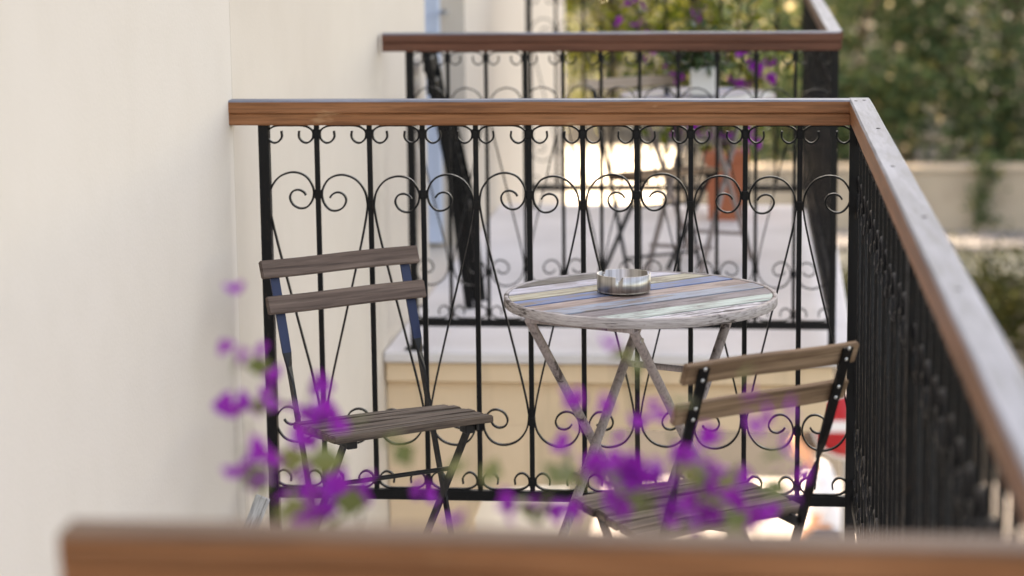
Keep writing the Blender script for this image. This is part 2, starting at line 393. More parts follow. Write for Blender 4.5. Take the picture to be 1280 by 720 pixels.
# balcony slabs; the far one has an ochre fascia in two bands
def slab(y0, y1, x1, z, th=.10):
    s = MB(); s.cbox((XF + .002, y0, z - th), (x1, y1, z), .006)
    return s.build('balcony_slab', MAT['slab'], bld)
s1 = slab(1.80, 5.70, .30, 0); s2 = slab(7.74, 11.22, .272, DZ, .036)
fa = MB()
fa.cbox((XF + .004, 7.765, -.066), (.20, 11.2, .0025), .006)
fa.box((XF + .004, 7.80, -.2155), (.185, 11.16, -.0665))
# spandrel with a haunch over the ground floor opening
poly = [(XF + .004, -.216), (.185, -.216), (.185, -.225), (-.58, -.225), (-.61, -.34), (-.66, -.41), (-.95, -.44), (-1.02, -.62), (-1.02, ST), (XF + .004, ST)]
n = len(poly)
fa.add([(x, 7.80, z) for x, z in poly] + [(x, 8.1, z) for x, z in poly], [tuple(range(n)), tuple(reversed(range(n, 2 * n)))] + [(i, n + i, n + (i + 1) % n, (i + 1) % n) for i in range(n)])
fa.build('fascia', MAT['ochre'], bld)
fb = MB(); fb.cbox((XF - .01, 1.86, -.26), (.27, 5.66, -.1015), .01); fb.build('fascia', MAT['ochre'], bld)
# ------------------------------------------------------------------ bistro chairs
CH = dict(zu=.7436, zl=.6671, vu=-.2115, vl=-.1807, wb=.1951, zf=.4381, zr=.4195, vf=.1803, vr=-.0636, ws=.189, s=.1617, vA0=.0672, vB1=.1389, vB0=-.1707, zB1=.428)
def slat_mesh(length, w, t, m_, seed):
    """slat along local x, slightly uneven, softened edges"""
    rnd = random.Random(seed); s = MB(); b = bmesh.new(); bmesh.ops.create_cube(b, size=1)
    for q in b.verts: q.co = Vector((q.co.x * length, q.co.y * w, q.co.z * t))
    bmesh.ops.subdivide_edges(b, edges=[e for e in b.edges if abs(e.verts[0].co.x - e.verts[1].co.x) > .1], cuts=7)
    bmesh.ops.bevel(b, geom=[e for e in b.edges if len(e.link_faces) == 2 and e.calc_face_angle() > .5], offset=.0022, segments=2, affect='EDGES')
    ph = rnd.uniform(0, 6)
    for q in b.verts: q.co.z += .0012 * math.sin(q.co.x * 14 + ph); q.co.y += .0008 * math.sin(q.co.x * 23 + ph)
    s.bm(b); return s.mesh('slat', m_)
def make_chair(label, group, loc, phi, mats, name='bistro_chair', flat='iron'):
    """local x = to the sitter's... across, local y = facing direction, z up"""
    c = CH; t = thing(name, label, 'chair', loc, phi - math.pi / 2, group)
    def vA(z): return c['vA0'] + (c['vu'] - c['vA0']) * z / c['zu']
    lean = math.atan2(c['vl'] - c['vu'], c['zu'] - c['zl'])
    for k, (z, v) in enumerate(((c['zu'], c['vu']), (c['zl'], c['vl']))):
        me = slat_mesh(2 * c['wb'], .014, .0405, mats[0], 11 + k)
        inst('back_slat', me, t, (random.uniform(-.002, .002), v + .011, z), (lean, random.uniform(-.008, .008), 0))
    ns = 6; dv = (c['vf'] - c['vr']) / ns
    for k in range(ns):
        v = c['vf'] - (k + .5) * dv; z = c['zf'] + (c['zr'] - c['zf']) * (k + .5) / ns
        L = 2 * c['ws'] + random.uniform(-.012, .004)
        inst('seat_slat', slat_mesh(L, dv - .005, .016, mats[1], 40 + k), t, (random.uniform(-.004, .004), v, z - .008), (R(-4) * -1 * .0 + math.atan2(c['zf'] - c['zr'], c['vf'] - c['vr']), random.uniform(-.01, .01), random.uniform(-.006, .006)))
    for sg in (-1, 1):
        # back upright: flat bar that twists below the slats and runs on to the front foot
        zs = [0, .12, .25, .40, .49, .53, .56, .60, .66, .72, c['zu'] + .012]
        mbx = MB(); vs = []
        for z in zs:
            tw = min(1, max(0, (z - .49) / .08)); a = (1 - tw) * math.pi / 2
            wd, th = .0215, .0055
            p = Vector((sg * c['s'], vA(z) - .002, z))
            ux = Vector((math.cos(a), math.sin(a), 0)); uy = Vector((-math.sin(a), math.cos(a), 0))
            for (i, j) in ((-1, -1), (1, -1), (1, 1), (-1, 1)): vs.append(p + ux * (i * wd / 2) + uy * (j * th / 2))
        nn = len(zs)
        for i in range(nn - 1):
            mi = 1 if zs[i] > .545 else 0
            mbx.add([vs[i * 4 + q] for q in range(4)] + [vs[i * 4 + 4 + q] for q in range(4)], [(q, (q + 1) % 4, 4 + (q + 1) % 4, 4 + q) for q in range(4)], mi)
        mbx.add(vs[:4], [(3, 2, 1, 0)]); mbx.add(vs[-4:], [(0, 1, 2, 3)], 1)
        leg = mbx.build('back_leg', [MAT['iron_worn'], MAT[flat]], t)
        for z0 in (c['zu'], c['zl']):
            for d in (-.011, .0105):
                rv = MB(); z = z0 + d; b = bmesh.new(); bmesh.ops.create_uvsphere(b, u_segments=10, v_segments=6, radius=.0036)
                rv.bm(b, 0, Matrix.Translation((sg * c['s'], vA(z) - .0055, z)) @ Matrix.Diagonal((1, .5, 1, 1)), True)
                rv.build('rivet', MAT['zinc'], leg)
        q = MB(); s2_ = c['s'] - .012
        q.sweep([(sg * s2_, c['vB0'], 0), (sg * s2_, c['vB1'], c['zB1'] - .014)], rect(.006, .020), side=(0, 1, 0)); q.build('front_leg', MAT['iron_worn'], t)
        q = MB(); zr_, zf_ = c['zr'] - .0205, c['zf'] - .0205
        q.sweep([(sg * (c['s'] - .006), c['vr'] - .02, zr_ - .002), (sg * (c['s'] - .006), c['vf'] - .012, zf_)], rect(.020, .006), side=(1, 0, 0)); q.build('seat_bar', MAT['iron_worn'], t)
        q = MB(); q.cbox((sg * (c['s'] - .02) - .012, c['vB1'] - .01, c['zB1'] - .028), (sg * (c['s'] - .02) + .012, c['vB1'] + .022, c['zB1'] - .0085), .002); q.build('bracket', MAT['iron_worn'], t)
    def vB(z): return c['vB0'] + (c['vB1'] - c['vB0']) * z / c['zB1']
    q = MB(); q.tube([(-c['s'] + .012, vB(.295), .295), (c['s'] - .012, vB(.295), .295)], .0055); q.build('stretcher', MAT['iron_worn'], t)
    q = MB(); q.tube([(-c['s'], vA(.10), .10), (c['s'], vA(.10), .10)], .0055); q.build('stretcher', MAT['iron_worn'], t)
    return t
GC = 'folding bistro chairs on the balconies'
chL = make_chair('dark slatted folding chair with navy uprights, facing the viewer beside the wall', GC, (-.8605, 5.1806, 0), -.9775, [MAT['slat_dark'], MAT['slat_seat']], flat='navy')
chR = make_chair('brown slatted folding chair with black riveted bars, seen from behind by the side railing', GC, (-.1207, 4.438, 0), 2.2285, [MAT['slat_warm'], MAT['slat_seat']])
MAT['slat_pale'] = wood('pale_slat', [(.25, (.22, .16, .12)), (.5, (.34, .26, .20)), (.75, (.45, .36, .29))], 0, .7, 1.2)  # light falling on the far slats put into this pale tone
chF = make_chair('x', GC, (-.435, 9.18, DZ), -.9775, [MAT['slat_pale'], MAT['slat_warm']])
tag(chF, 'blurred folding chair beside the distant table on the second balcony', 'chair', GC)

# ------------------------------------------------------------------ bistro table
def make_table(label, loc):
    t = thing('bistro_table', label, 'table', loc, 0, 'round bistro tables on the balconies')
    Rt, zt = .302, .690
    ang = R(39.6)
    pr = Rt - .011; npl = 9; pw = 2 * pr / npl
    for k in range(npl):
        v0 = pr - k * pw - .0036; v1 = pr - (k + 1) * pw + .0036
        pts = []
        N = 10
        for i in range(N + 1):
            v = v0 + (v1 - v0) * i / N; pts.append((math.sqrt(max(pr * pr - v * v, 1e-6)), v))
        for i in range(N, -1, -1):
            v = v0 + (v1 - v0) * i / N; pts.append((-math.sqrt(max(pr * pr - v * v, 1e-6)), v))
        n = len(pts); q = MB(); dz = random.uniform(-.0012, .0006)
        q.add([(x, y, zt - .001 + dz) for x, y in pts] + [(x, y, zt - .017) for x, y in pts],
              [tuple(reversed(range(n))), tuple(range(n, 2 * n))] + [(i, (i + 1) % n, n + (i + 1) % n, n + i) for i in range(n)])
        p = q.build('plank', MAT['plank%d' % k], t); p.rotation_euler = (0, 0, ang)
    q = MB(); q.lathe([(pr - .03, zt - .0185), (pr - .03, zt - .0225)], 8) if False else None
    q = MB(); nseg = 96
    prof = [(Rt - .0095, zt - .021), (Rt - .001, zt - .021), (Rt, zt - .019), (Rt, zt - .0015), (Rt - .002, zt + .0005), (Rt - .0085, zt + .0005), (Rt - .0095, zt - .001), (Rt - .0095, zt - .021)]
    q.lathe(prof, nseg); q.build('rim', MAT['rim_paint'], t)
    # dark batten tray under the planks
    q = MB(); q.lathe([(0.001, zt - .0185), (Rt - .0098, zt - .0185), (Rt - .0098, zt - .0225), (.001, zt - .0225)], 48); q.build('underside', MAT['dark'], t)
    a, w, aT, aF = 1.1303, .127, .266, .295
    ca, sa = math.cos(a), math.sin(a)
    def L(al, b, z): return Vector((al * ca + b * sa, al * sa - b * ca, z))
    zl = zt - .026
    for (s_, b_, off) in ((-1, -1, 0), (1, -1, .018), (-1, 1, 0), (1, 1, .018)):
        p0 = L(s_ * aT, b_ * (w - off), zl); p1 = L(-s_ * aF, b_ * (w - off), 0.004)
        q = MB(); pr_ = [(.0115 * math.cos(i * math.pi / 6), .0085 * math.sin(i * math.pi / 6)) for i in range(12)]
        n = 10; q.sweep([p0 + (p1 - p0) * i / n for i in range(n + 1)], pr_, smooth=True); lg = q.build('leg', MAT['leg_paint'], t)
        d_ = (p1 - p0).normalized(); c_ = p0 + d_ * .03
        q = MB(); out = L(0, b_, 0).normalized() if b_ else Vector((1, 0, 0)); q.tube([c_ + out * .006, c_ + out * .0115], .006, 10); q.build('rivet', MAT['zinc'], lg)
    for s_ in (-1, 1):
        wb_ = w + .004
        q = MB(); q.sweep([L(s_ * aT, -wb_, zl + .001), L(s_ * aT, wb_, zl + .001)], rect(.018, .010), side=(0, 0, 1)); q.build('leg_bracket', MAT['leg_paint'], t)
        z = .50; al = s_ * (-aF + (aF + aT) * z / .665)
        if s_ > 0:
            q = MB(); q.tube([L(al, -w + .018, z), L(al, w - .018, z)], .0075, 10); q.build('stretcher', MAT['leg_paint'], t)
        z = .12; al = s_ * (-aF + (aF + aT) * z / .665)
        q = MB(); q.tube([L(al, -w, z), L(al, w, z)], .0075, 10); q.build('stretcher', MAT['leg_paint'], t)
    return t
tab = make_table('round table of chipped multicoloured planks with the steel ashtray on it', (-.288, 5.262, 0))
tabF = copy_tree(tab); tabF.location = (-.29, 9.42, DZ); tabF.rotation_euler = (0, 0, R(8))
tag(tabF, 'blurred round table on the second balcony under a white pot', 'table', 'round bistro tables on the balconies')

# ashtray with three cigarette notches
ash = thing('ashtray', 'brushed steel round ashtray standing on the painted planks of the near table', 'ashtray', (-.326, 5.29, .6915))
ra, ha, seg = .0595, .040, 120
q = MB(); vs = []; ring = []
def htop(w):
    for c_ in (R(-97), R(23), R(143)):
        d_ = (w - c_ + math.pi) % (2 * math.pi) - math.pi
        if abs(d_) < .085: return ha - .0095 * math.sqrt(max(0, 1 - (d_ / .085) ** 2))
    return ha
prof = [(ra - .004, 0, 0), (ra - .0008, .0015, 0), (ra - .0008, .0042, 0), (ra, .0048, 0), (ra, None, 0), (ra - .0014, None, 0), (ra - .0014, .003, 0), (.0005, .003, 0)]
for (r_, z_, _) in prof:
    for i in range(seg):
        w_ = 2 * math.pi * i / seg; q.v.append((r_ * math.cos(w_), r_ * math.sin(w_), htop(w_) if z_ is None else z_))
for j in range(len(prof) - 1):
    for i in range(seg): q.f.append((j * seg + i, j * seg + (i + 1) % seg, (j + 1) * seg + (i + 1) % seg, (j + 1) * seg + i)); q.mi.append(0); q.sm.append(j in (3, 5))
q.add([(( ra - .004) * math.cos(2 * math.pi * i / seg), (ra - .004) * math.sin(2 * math.pi * i / seg), 0) for i in range(seg)], [tuple(reversed(range(seg)))])
q.build('bowl', MAT['steel'], ash)

# ------------------------------------------------------------------ plants
def leaf_quad(mb, p, size, aspect=.6, up=None, rnd=random, fold=.25):
    d = Vector((rnd.gauss(0, 1), rnd.gauss(0, 1), rnd.gauss(0, 1) * .6)).normalized()
    s = d.cross(Vector((rnd.gauss(0, 1), rnd.gauss(0, 1), rnd.gauss(0, 1)))).normalized(); nrm = d.cross(s)
    w = size * aspect / 2
    a = p; b = p + d * size * .5 + s * w + nrm * fold * w; c = p + d * size; e = p + d * size * .5 - s * w + nrm * fold * w
    mb.add([a, b, c, e], [(0, 1, 2), (0, 2, 3)])
def bract_cluster(mb, c, size, rnd, n=3):
    """flowers of three papery pointed bracts each, joined by a short stalk"""
    vs, fs = [c.copy(), c + Vector((0, 0, -.0015))], []
    for _ in range(n):
        o = c + Vector((rnd.gauss(0, .75), rnd.gauss(0, .6), rnd.gauss(0, .55))) * size
        ax = Vector((rnd.gauss(0, 1), rnd.gauss(-.4, 1), rnd.gauss(.2, 1))).normalized()
        s = ax.orthogonal().normalized(); oi = len(vs); vs.append(o); fs.append((0, 1, oi))
        for k in range(3):
            d = Matrix.Rotation(2 * math.pi * k / 3 + rnd.uniform(-.2, .2), 3, ax) @ s
            d = (d + ax * .7).normalized(); sd = d.cross(ax).normalized(); nn = sd.cross(d)
            L = size * rnd.uniform(.9, 1.15); w = L * .42; b = len(vs)
            vs += [o + d * L * .35 + sd * w + nn * .1 * L, o + d * L * .75 + sd * w * .6, o + d * L, o + d * L * .75 - sd * w * .6, o + d * L * .35 - sd * w + nn * .1 * L]
            fs += [(oi, b, b + 1), (oi, b + 1, b + 2), (oi, b + 2, b + 3), (oi, b + 3, b + 4)]
    mb.add(vs, fs)
rnd = random.Random(3)
fg = thing('bougainvillea', 'purple bougainvillea in bloom out of focus in front of both chairs', 'plant', (-.28, 2.32, 0))
base = Vector((-.28, 2.32, 0))
FL = [(298, 385, .5), (297, 507, 1), (319, 595, 1), (338, 430, .5), (341, 500, .5), (340, 565, .45), (388, 478, .8), (405, 512, 1.1), (422, 520, .7), (372, 535, .7), (385, 560, .6),
      (392, 606, 1.4), (420, 610, 1.2), (462, 604, .8), (515, 622, .7), (580, 640, .8), (275, 440, .3), (300, 455, .3),
      (716, 500, .6), (715, 542, .6), (770, 462, .4), (797, 512, .6), (818, 521, .5), (752, 582, 1.1), (775, 576, 1.2), (806, 598, 1.1), (836, 598, 1.1), (862, 626, 1.1), (828, 640, .8),
      (866, 588, .7), (905, 540, .6), (946, 496, .35), (955, 545, .6), (983, 542, .5), (946, 618, .9), (690, 622, .7), (642, 638, .6), (728, 572, .5), (862, 556, .5), (885, 616, .7), (1000, 610, .4), (925, 575, .5), (970, 580, .4), (775, 548, .5), (845, 560, .6), (700, 575, .5), (760, 500, .3), (880, 640, .8), (930, 500, .35), (334, 470, .35), (726, 640, .7), (770, 640, .6)]
LV = [(310, 528, 1), (300, 470, .6), (395, 575, 1), (345, 630, 1), (450, 640, 1), (782, 456, .9), (788, 478, .7), (905, 612, 1), (478, 548, .7), (830, 588, .8), (690, 640, .8), (905, 480, .6),
      (870, 500, .5), (560, 610, .6), (880, 560, .7), (740, 610, .8), (800, 630, .8), (920, 640, .7), (320, 560, .5), (600, 606, .6), (455, 525, .6), (705, 600, .8), (960, 600, .6), (760, 520, .4), (330, 615, .8), (420, 640, .9), (870, 610, .9), (845, 545, .7), (935, 570, .7), (650, 610, .7), (510, 560, .5), (770, 590, .8), (990, 560, .5), (310, 430, .5)]
mbF, mbL, mbS = MB(), MB(), MB()
hubs = [base + Vector((-.20, .05, .62)), base + Vector((.02, .12, .55)), base + Vector((.22, .12, .62))]
for hb in hubs:
    mbS.tube([tuple(x) for x in catmull([(0, 0, .22), (hb - base) * .5 + Vector((rnd.uniform(-.03, .03), .02, .12)), hb - base], 6)], .007, 7, 0, .004)
def reach(p, r_=.0022):
    hb = min(hubs, key=lambda h: (h - p).length); a = hb - base; b = p - base
    mid = (a + b) / 2 + Vector((rnd.uniform(-.03, .03), rnd.uniform(-.03, .03), rnd.uniform(-.01, .04)))
    mbS.tube(catmull([a, mid, b], 5), r_, 5, 0, .0009)
for k, (px, py, s) in enumerate(FL):
    p = at(px, py, rnd.uniform(2.24, 2.58)); mbF = MB(); bract_cluster(mbF, Vector((0, 0, 0)), .0185 * (.6 + .5 * s), rnd, 1 if s < .6 else 2 if s < .9 else 4 if s < 1.3 else 7); mbF.build('flower', MAT['bract'], fg, p - base)
    if s > .75: reach(p, .0016)
for k, (px, py, s) in enumerate(LV):
    p = at(px, py, rnd.uniform(2.24, 2.55))
    for _ in range(2 if s > .7 else 1):
        leaf_quad(mbL, p - base + Vector((rnd.gauss(0, .008), rnd.gauss(0, .01), rnd.gauss(0, .008))), .040 * (.6 + .5 * s), .75, None, rnd)
    if s > .85: reach(p, .0018)
mbS.build('stem', MAT['stem'], fg); mbL.build('leaves', MAT['leaf_olive'], fg)
q = MB(); q.lathe([(.001, .0), (.11, .0), (.155, .25), (.168, .25), (.168, .285), (.148, .285), (.14, .25), (.001, .245)], 32); q.build('pot', MAT['terracotta'], fg)

# far bougainvillea in a square terracotta pot
fb_ = thing('bougainvillea', 'distant purple bougainvillea growing from a tall terracotta pot on the second balcony', 'plant', (-.205, 10.80, DZ))
q = MB(); b = bmesh.new(); bmesh.ops.create_cone(b, cap_ends=True, segments=4, radius1=.105, radius2=.13, depth=.29); q.bm(b, 0, Matrix.Translation((0, 0, .145)) @ Matrix.Rotation(R(45), 4, 'Z'))
q.cbox((-.10, -.10, .265), (.10, .10, .305), .005); q.build('pot', MAT['terracotta'], fb_)
mbF, mbL, mbS = MB(), MB(), MB()
for k in range(9):
    tip = Vector((rnd.uniform(-.55, .30), rnd.uniform(-.15, .35), rnd.uniform(.75, 1.75)))
    P = catmull([(0, 0, .29), Vector((tip.x * .3, tip.y * .3, tip.z * .55)), tip], 8); mbS.tube(P, .009, 5, 0, .003)
    for p in P[5:]:
        for _ in range(7): leaf_quad(mbL, p + Vector((rnd.gauss(0, .09), rnd.gauss(0, .09), rnd.gauss(0, .08))), .055, .7, None, rnd)
        if rnd.random() < .42: 
            mbF = MB(); bract_cluster(mbF, Vector((0, 0, 0)), .036, rnd, 4); mbF.build('flower', MAT['bract'], fb_, p + Vector((rnd.gauss(0, .07), rnd.gauss(0, .07), rnd.gauss(0, .07))))
mbS.build('stem', MAT['stem'], fb_); mbL.build('leaves', MAT['leaf_lit'], fb_)
# white pot with a dark plant on the far table
wp = thing('potted_plant', 'white square pot with a dark green plant standing on the distant table', 'plant', (-.27, 9.40, DZ + .6915))
q = MB(); q.cbox((-.047, -.047, 0), (.047, .047, .105), .004); q.build('pot', MAT['white_pot'], wp)
q = MB()
for k in range(260):
    leaf_quad(q, Vector((rnd.gauss(-.02, .055), rnd.gauss(0, .05), .10 + abs(rnd.gauss(.05, .055)))), .05, .6, None, rnd)
q.build('leaves', MAT['leaf_dark'], wp)
# folded chair leaning on the facade beyond the second railing
fc = thing('folded_chair', 'black folded chair leaning on the facade beside the blue white door', 'chair', (-1.185, 8.62, DZ))
for yy in (-.085, .085):
    q = MB(); q.sweep([(.10, yy, 0), (.045, yy, .45), (-.045, yy, .93)], rect(.03, .010), side=(0, 1, 0)); q.build('leg', MAT['iron'], fc)
    q = MB(); q.sweep([(.13, yy * .86, .0), (.085, yy * .86, .42), (.02, yy * .86, .72)], rect(.026, .010), side=(0, 1, 0)); q.build('leg', MAT['iron'], fc)
for k, z in enumerate((.80, .88)):
    q = MB(); q.cbox((-.04 - .012 * k, -.10, z - .025), (-.015 - .012 * k, .10, z + .025), .003); q.build('back_slat', MAT['iron'], fc)
for k in range(6):
    z = .36 + k * .042; x = .085 - k * .009
    q = MB(); q.cbox((x - .010, -.09, z - .0205), (x + .010, .09, z + .018), .003); q.build('seat_slat', MAT['iron'], fc)
# short pale board standing by the wall at the left corner post
bo = MB(); bo.cbox((-.018, -.005, -.01), (.018, .005, .140), .002)
o = bo.build('board', MAT['board']); o.location = (-1.255, 5.50, .018); o.rotation_euler = (0, R(22), 0)
tag(o, 'short pale board with a dark mark leaning by the wall at the left corner post', 'board')

# ------------------------------------------------------------------ ground, street, walls, trees
def sheet(name, x0, y0, x1, y1, z, m_):
    q = MB(); q.add([(x0, y0, z), (x1, y0, z), (x1, y1, z), (x0, y1, z)], [(0, 1, 2, 3)]); return tag(q.build(name, m_), kind='structure')
sheet('ground', -300, -200, 300, 500, ST, MAT['asphalt'])
q = MB(); q.box((XW - .3, -12, ST - .1), (3.6, 22.8, ST + .12)); tag(q.build('pavement', MAT['paving']), kind='structure')
sheet('path', -14, 41.0, -1.9, 51, ST + .006, MAT['limepath'])
q = MB(); q.box((-.55, 34.8, ST), (12, 35.15, -3.97)); q.cbox((-.6, 34.74, -3.97), (12, 36.2, -3.90), .02, 1)
tag(q.build('low_wall', [MAT['ledge'], MAT['cope']]), 'low cream wall with a grey coping below the trees', 'wall')
q = MB(); q.box((-.55, 36.2, ST), (12, 36.6, -3.02)); q.cbox((-.57, 36.16, -3.02), (12, 36.66, -2.94), .02)
tag(q.build('garden_wall', MAT['stone']), 'rough tan garden wall under the dark evergreen trees', 'wall')
def crown_mesh(mb, centre, rad, blobs, per, size, rnd, flat=.9):
    c = Vector(centre)
    for _ in range(blobs):
        while True:
            d = Vector((rnd.uniform(-1, 1), rnd.uniform(-1, 1), rnd.uniform(-1, 1)))
            if .25 < d.length < 1: break
        bc = c + Vector((d.x * rad[0], d.y * rad[1], d.z * rad[2])); br = rnd.uniform(.35, .75)
        for _ in range(per):
            e = Vector((rnd.gauss(0, 1), rnd.gauss(0, 1), rnd.gauss(0, 1))).normalized() * br * rnd.uniform(.5, 1.05)
            leaf_quad(mb, bc + Vector((e.x, e.y, e.z * flat)), size * rnd.uniform(.7, 1.3), .62, None, rnd)
def tree(label, loc, height, rad, blobs, per, size, mname, seed, group, glints=300):
    rn = random.Random(seed); t = thing('tree', label, 'tree', loc, 0, group); x = MB()
    cz = height - rad[2]
    lean = Vector((rn.uniform(-.3, .3), rn.uniform(-.3, .3), 0))
    x.tube(catmull([(0, 0, 0), lean * .4 + Vector((0, 0, cz * .5)), lean + Vector((0, 0, cz + rad[2] * .4))], 6), .16, 9, 0, .05)
    for k in range(7):
        d = Vector((rn.uniform(-1, 1) * rad[0] * .8, rn.uniform(-1, 1) * rad[1] * .8, rn.uniform(-.4, .7) * rad[2]))
        s0 = lean * .6 + Vector((0, 0, cz * rn.uniform(.45, .9)))
        x.tube(catmull([s0, (s0 + Vector((0, 0, cz)) + d) / 2 + Vector((0, 0, .2)), Vector((0, 0, cz)) + d], 5), .06, 6, 0, .015)
    x.build('trunk', MAT['trunk'], t)
    y = MB(); crown_mesh(y, (lean.x, lean.y, cz), rad, blobs, per, size, rn); y.build('crown', MAT[mname], t)
    y = MB()
    for _ in range(glints):      # added pale leaves on the outer shell, their colour paints sun glints
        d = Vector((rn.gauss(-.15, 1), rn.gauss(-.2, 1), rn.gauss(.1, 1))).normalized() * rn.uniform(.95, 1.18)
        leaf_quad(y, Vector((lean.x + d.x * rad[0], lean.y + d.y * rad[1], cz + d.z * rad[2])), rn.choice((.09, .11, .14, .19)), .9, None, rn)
    y.build('glint_leaves', MAT['glint' if mname == 'leaf_dark' else 'glint_yellow'], t); return t
GT = 'trees behind the garden wall'; GL = 'sunlit trees beyond the end of the building'
tree('dark evergreen tree above the garden wall, just right of the second balcony', (1.15, 38.6, ST), 6.6, (1.6, 1.5, 2.9), 85, 120, .13, 'leaf_dark', 1, GT)
tree('dark evergreen tree above the garden wall at the right edge', (3.5, 38.3, ST), 7.0, (1.7, 1.5, 3.1), 90, 120, .13, 'leaf_dark', 2, GT)
tree('tall evergreen tree mostly hidden behind the two front ones', (2.3, 41.5, ST), 8.4, (2.8, 1.6, 3.6), 90, 110, .15, 'leaf_dark', 4, GT)
tree('broad yellow green tree in sunlight right beside the end of the facade', (-3.6, 54.5, ST), 8.0, (2.6, 2.0, 3.9), 150, 110, .16, 'leaf_lit', 5, GL)
tree('yellow green tree in sunlight behind the distant bougainvillea', (-.9, 52.0, ST), 7.4, (1.9, 1.8, 3.6), 130, 110, .15, 'leaf_lit', 6, GL)
tree('olive green tree standing at the back between the sunlit and the dark trees', (.2, 58.0, ST), 9.5, (3.2, 2.0, 4.2), 120, 100, .17, 'leaf_lit', 8, GL)
hg = thing('hedge', 'dense dark hedge growing along the top of the tan garden wall', 'hedge', (0, 37.1, -3.05)); q = MB(); rn = random.Random(31)
for k in range(80):
    crown_mesh(q, (rn.uniform(-.5, 6.5), rn.uniform(-.1, .6), rn.uniform(.05, 1.5)), (.15, .15, .15), 1, 110, .13, rn)
q.build('leaves', MAT['leaf_dark'], hg); q = MB()
for k in range(14): q.tube([(k * .5 - .3, .2, -.1), (k * .5 - .2 + rn.gauss(0, .1), .2, .9)], .03, 6, 0, .01)
q.build('stem', MAT['stem'], hg)
# a hanging tuft on the garden wall, shrubs in front of it
hp = thing('trailing_plant', 'narrow green plant trailing down the face of the tan garden wall', 'plant', (3.12, 36.05, -3.0)); q = MB(); rn = random.Random(5)
for k in range(420):
    s = rn.random(); leaf_quad(q, Vector((rn.gauss(0, .10) + .05 * math.sin(s * 7), rn.gauss(-.02, .04), .25 - s * 1.05)), .09, .6, None, rn)
q.build('leaves', MAT['leaf_dark'], hp)
for k, (x, y, h, r_, lb) in enumerate(((2.55, 27.0, 1.75, .75, 'dark rounded shrub at the right edge below the low cream wall'), (1.25, 27.3, 1.55, .70, 'dark shrub half hidden behind the near grey handrail'))):
    t = thing('shrub', lb, 'shrub', (x, y, ST), 0, 'shrubs at the street edge'); rn = random.Random(20 + k); q = MB()
    crown_mesh(q, (0, 0, h * .55), (r_, r_, h * .34), 42, 90, .085, rn); q.build('leaves', MAT['leaf_hedge'], t)
    q = MB()
    for j in range(6): q.tube([(rn.gauss(0, .05), rn.gauss(0, .05), 0), (rn.gauss(0, .3), rn.gauss(0, .3), h * .7)], .02, 6, 0, .006)
    q.build('stem', MAT['stem'], t)
# round no entry sign on its post
sg = thing('road_sign', 'round red no entry sign with a white bar, beyond the corner of the first railing', 'sign', (.455, 14.3, ST))
cz = 2.66
q = MB(); q.tube([(0, 0.03, 0), (0, .03, cz + .15)], .025, 12); q.build('pole', MAT['galv'], sg)
q = MB(); q.lathe([(.001, 0), (.205, 0), (.205, .008), (.19, .011), (.001, .011)], 40)
d_ = q.build('disc', MAT['white'], sg, (0, 0, cz)); d_.rotation_euler = (R(90), 0, 0)
q = MB(); q.lathe([(.001, .0115), (.186, .0115), (.186, .014), (.001, .014)], 40); d_ = q.build('red_face', MAT['red'], sg, (0, 0, cz)); d_.rotation_euler = (R(90), 0, 0)
q = MB(); q.cbox((-.135, -.019, -.034), (.135, -.0145, .034), .002); q.build('white_bar', MAT['white'], sg, (0, 0, cz))

# person in the street: one continuous skinned body, clothes and hair as children
def skinned(name, verts, edges, radii, m_, parent, sub=2, root=0):
    me = bpy.data.meshes.new(name); me.from_pydata(verts, edges, []); o = bpy.data.objects.new(name, me); COL.objects.link(o)
    sk = o.modifiers.new('skin', 'SKIN'); sk.use_smooth_shade = True
    for i, v in enumerate(me.skin_vertices[0].data):
        r_ = radii[i]; v.radius = r_ if isinstance(r_, tuple) else (r_, r_); v.use_root = i == root
    ss = o.modifiers.new('sub', 'SUBSURF'); ss.levels = sub; ss.render_levels = sub
    dg = bpy.context.evaluated_depsgraph_get(); ev = bpy.data.meshes.new_from_object(o.evaluated_get(dg))
    o.modifiers.clear(); o.data = ev; ev.materials.clear(); ev.materials.append(m_); o.parent = parent
    for p in ev.polygons: p.use_smooth = True
    return o
pe = thing('person', 'person in a white shirt walking in the street beside the red sign', 'person', (.40, 17.6, ST + .12), R(172))
V = [(0, 0, .93), (0, 0, 1.10), (.03, 0, 1.28), (.07, 0, 1.41), (.105, 0, 1.48), (.13, 0, 1.56),
     (.05, .17, 1.38), (.02, .24, 1.12), (.13, .23, .92), (.19, .22, .86), (.05, -.17, 1.38), (-.03, -.24, 1.12), (.06, -.25, .90), (.12, -.24, .84),
     (0, .10, .88), (.10, .10, .50), (.04, .10, .09), (.17, .11, .04), (0, -.10, .88), (-.02, -.10, .50), (-.20, -.10, .12), (-.08, -.11, .04)]
E_ = [(0, 1), (1, 2), (2, 3), (3, 4), (4, 5), (2, 6), (6, 7), (7, 8), (8, 9), (2, 10), (10, 11), (11, 12), (12, 13), (0, 14), (14, 15), (15, 16), (16, 17), (0, 18), (18, 19), (19, 20), (20, 21)]
RR = [.13, .12, (.12, .15), .075, .052, .045, .062, .045, .034, .03, .062, .045, .034, .03, .085, .06, .042, .035, .085, .06, .042, .035]
body = skinned('body', V, E_, RR, MAT['skin'], pe)
hb = bmesh.new(); hb.from_mesh(body.data)
HC = Vector((.150, 0, 1.625))
def blob(c, r, seg=(20, 14)):
    g_ = bmesh.ops.create_uvsphere(hb, u_segments=seg[0], v_segments=seg[1], radius=1)
    for v in g_['verts']: v.co = Vector((c[0] + v.co.x * r[0], c[1] + v.co.y * r[1], c[2] + v.co.z * r[2]))
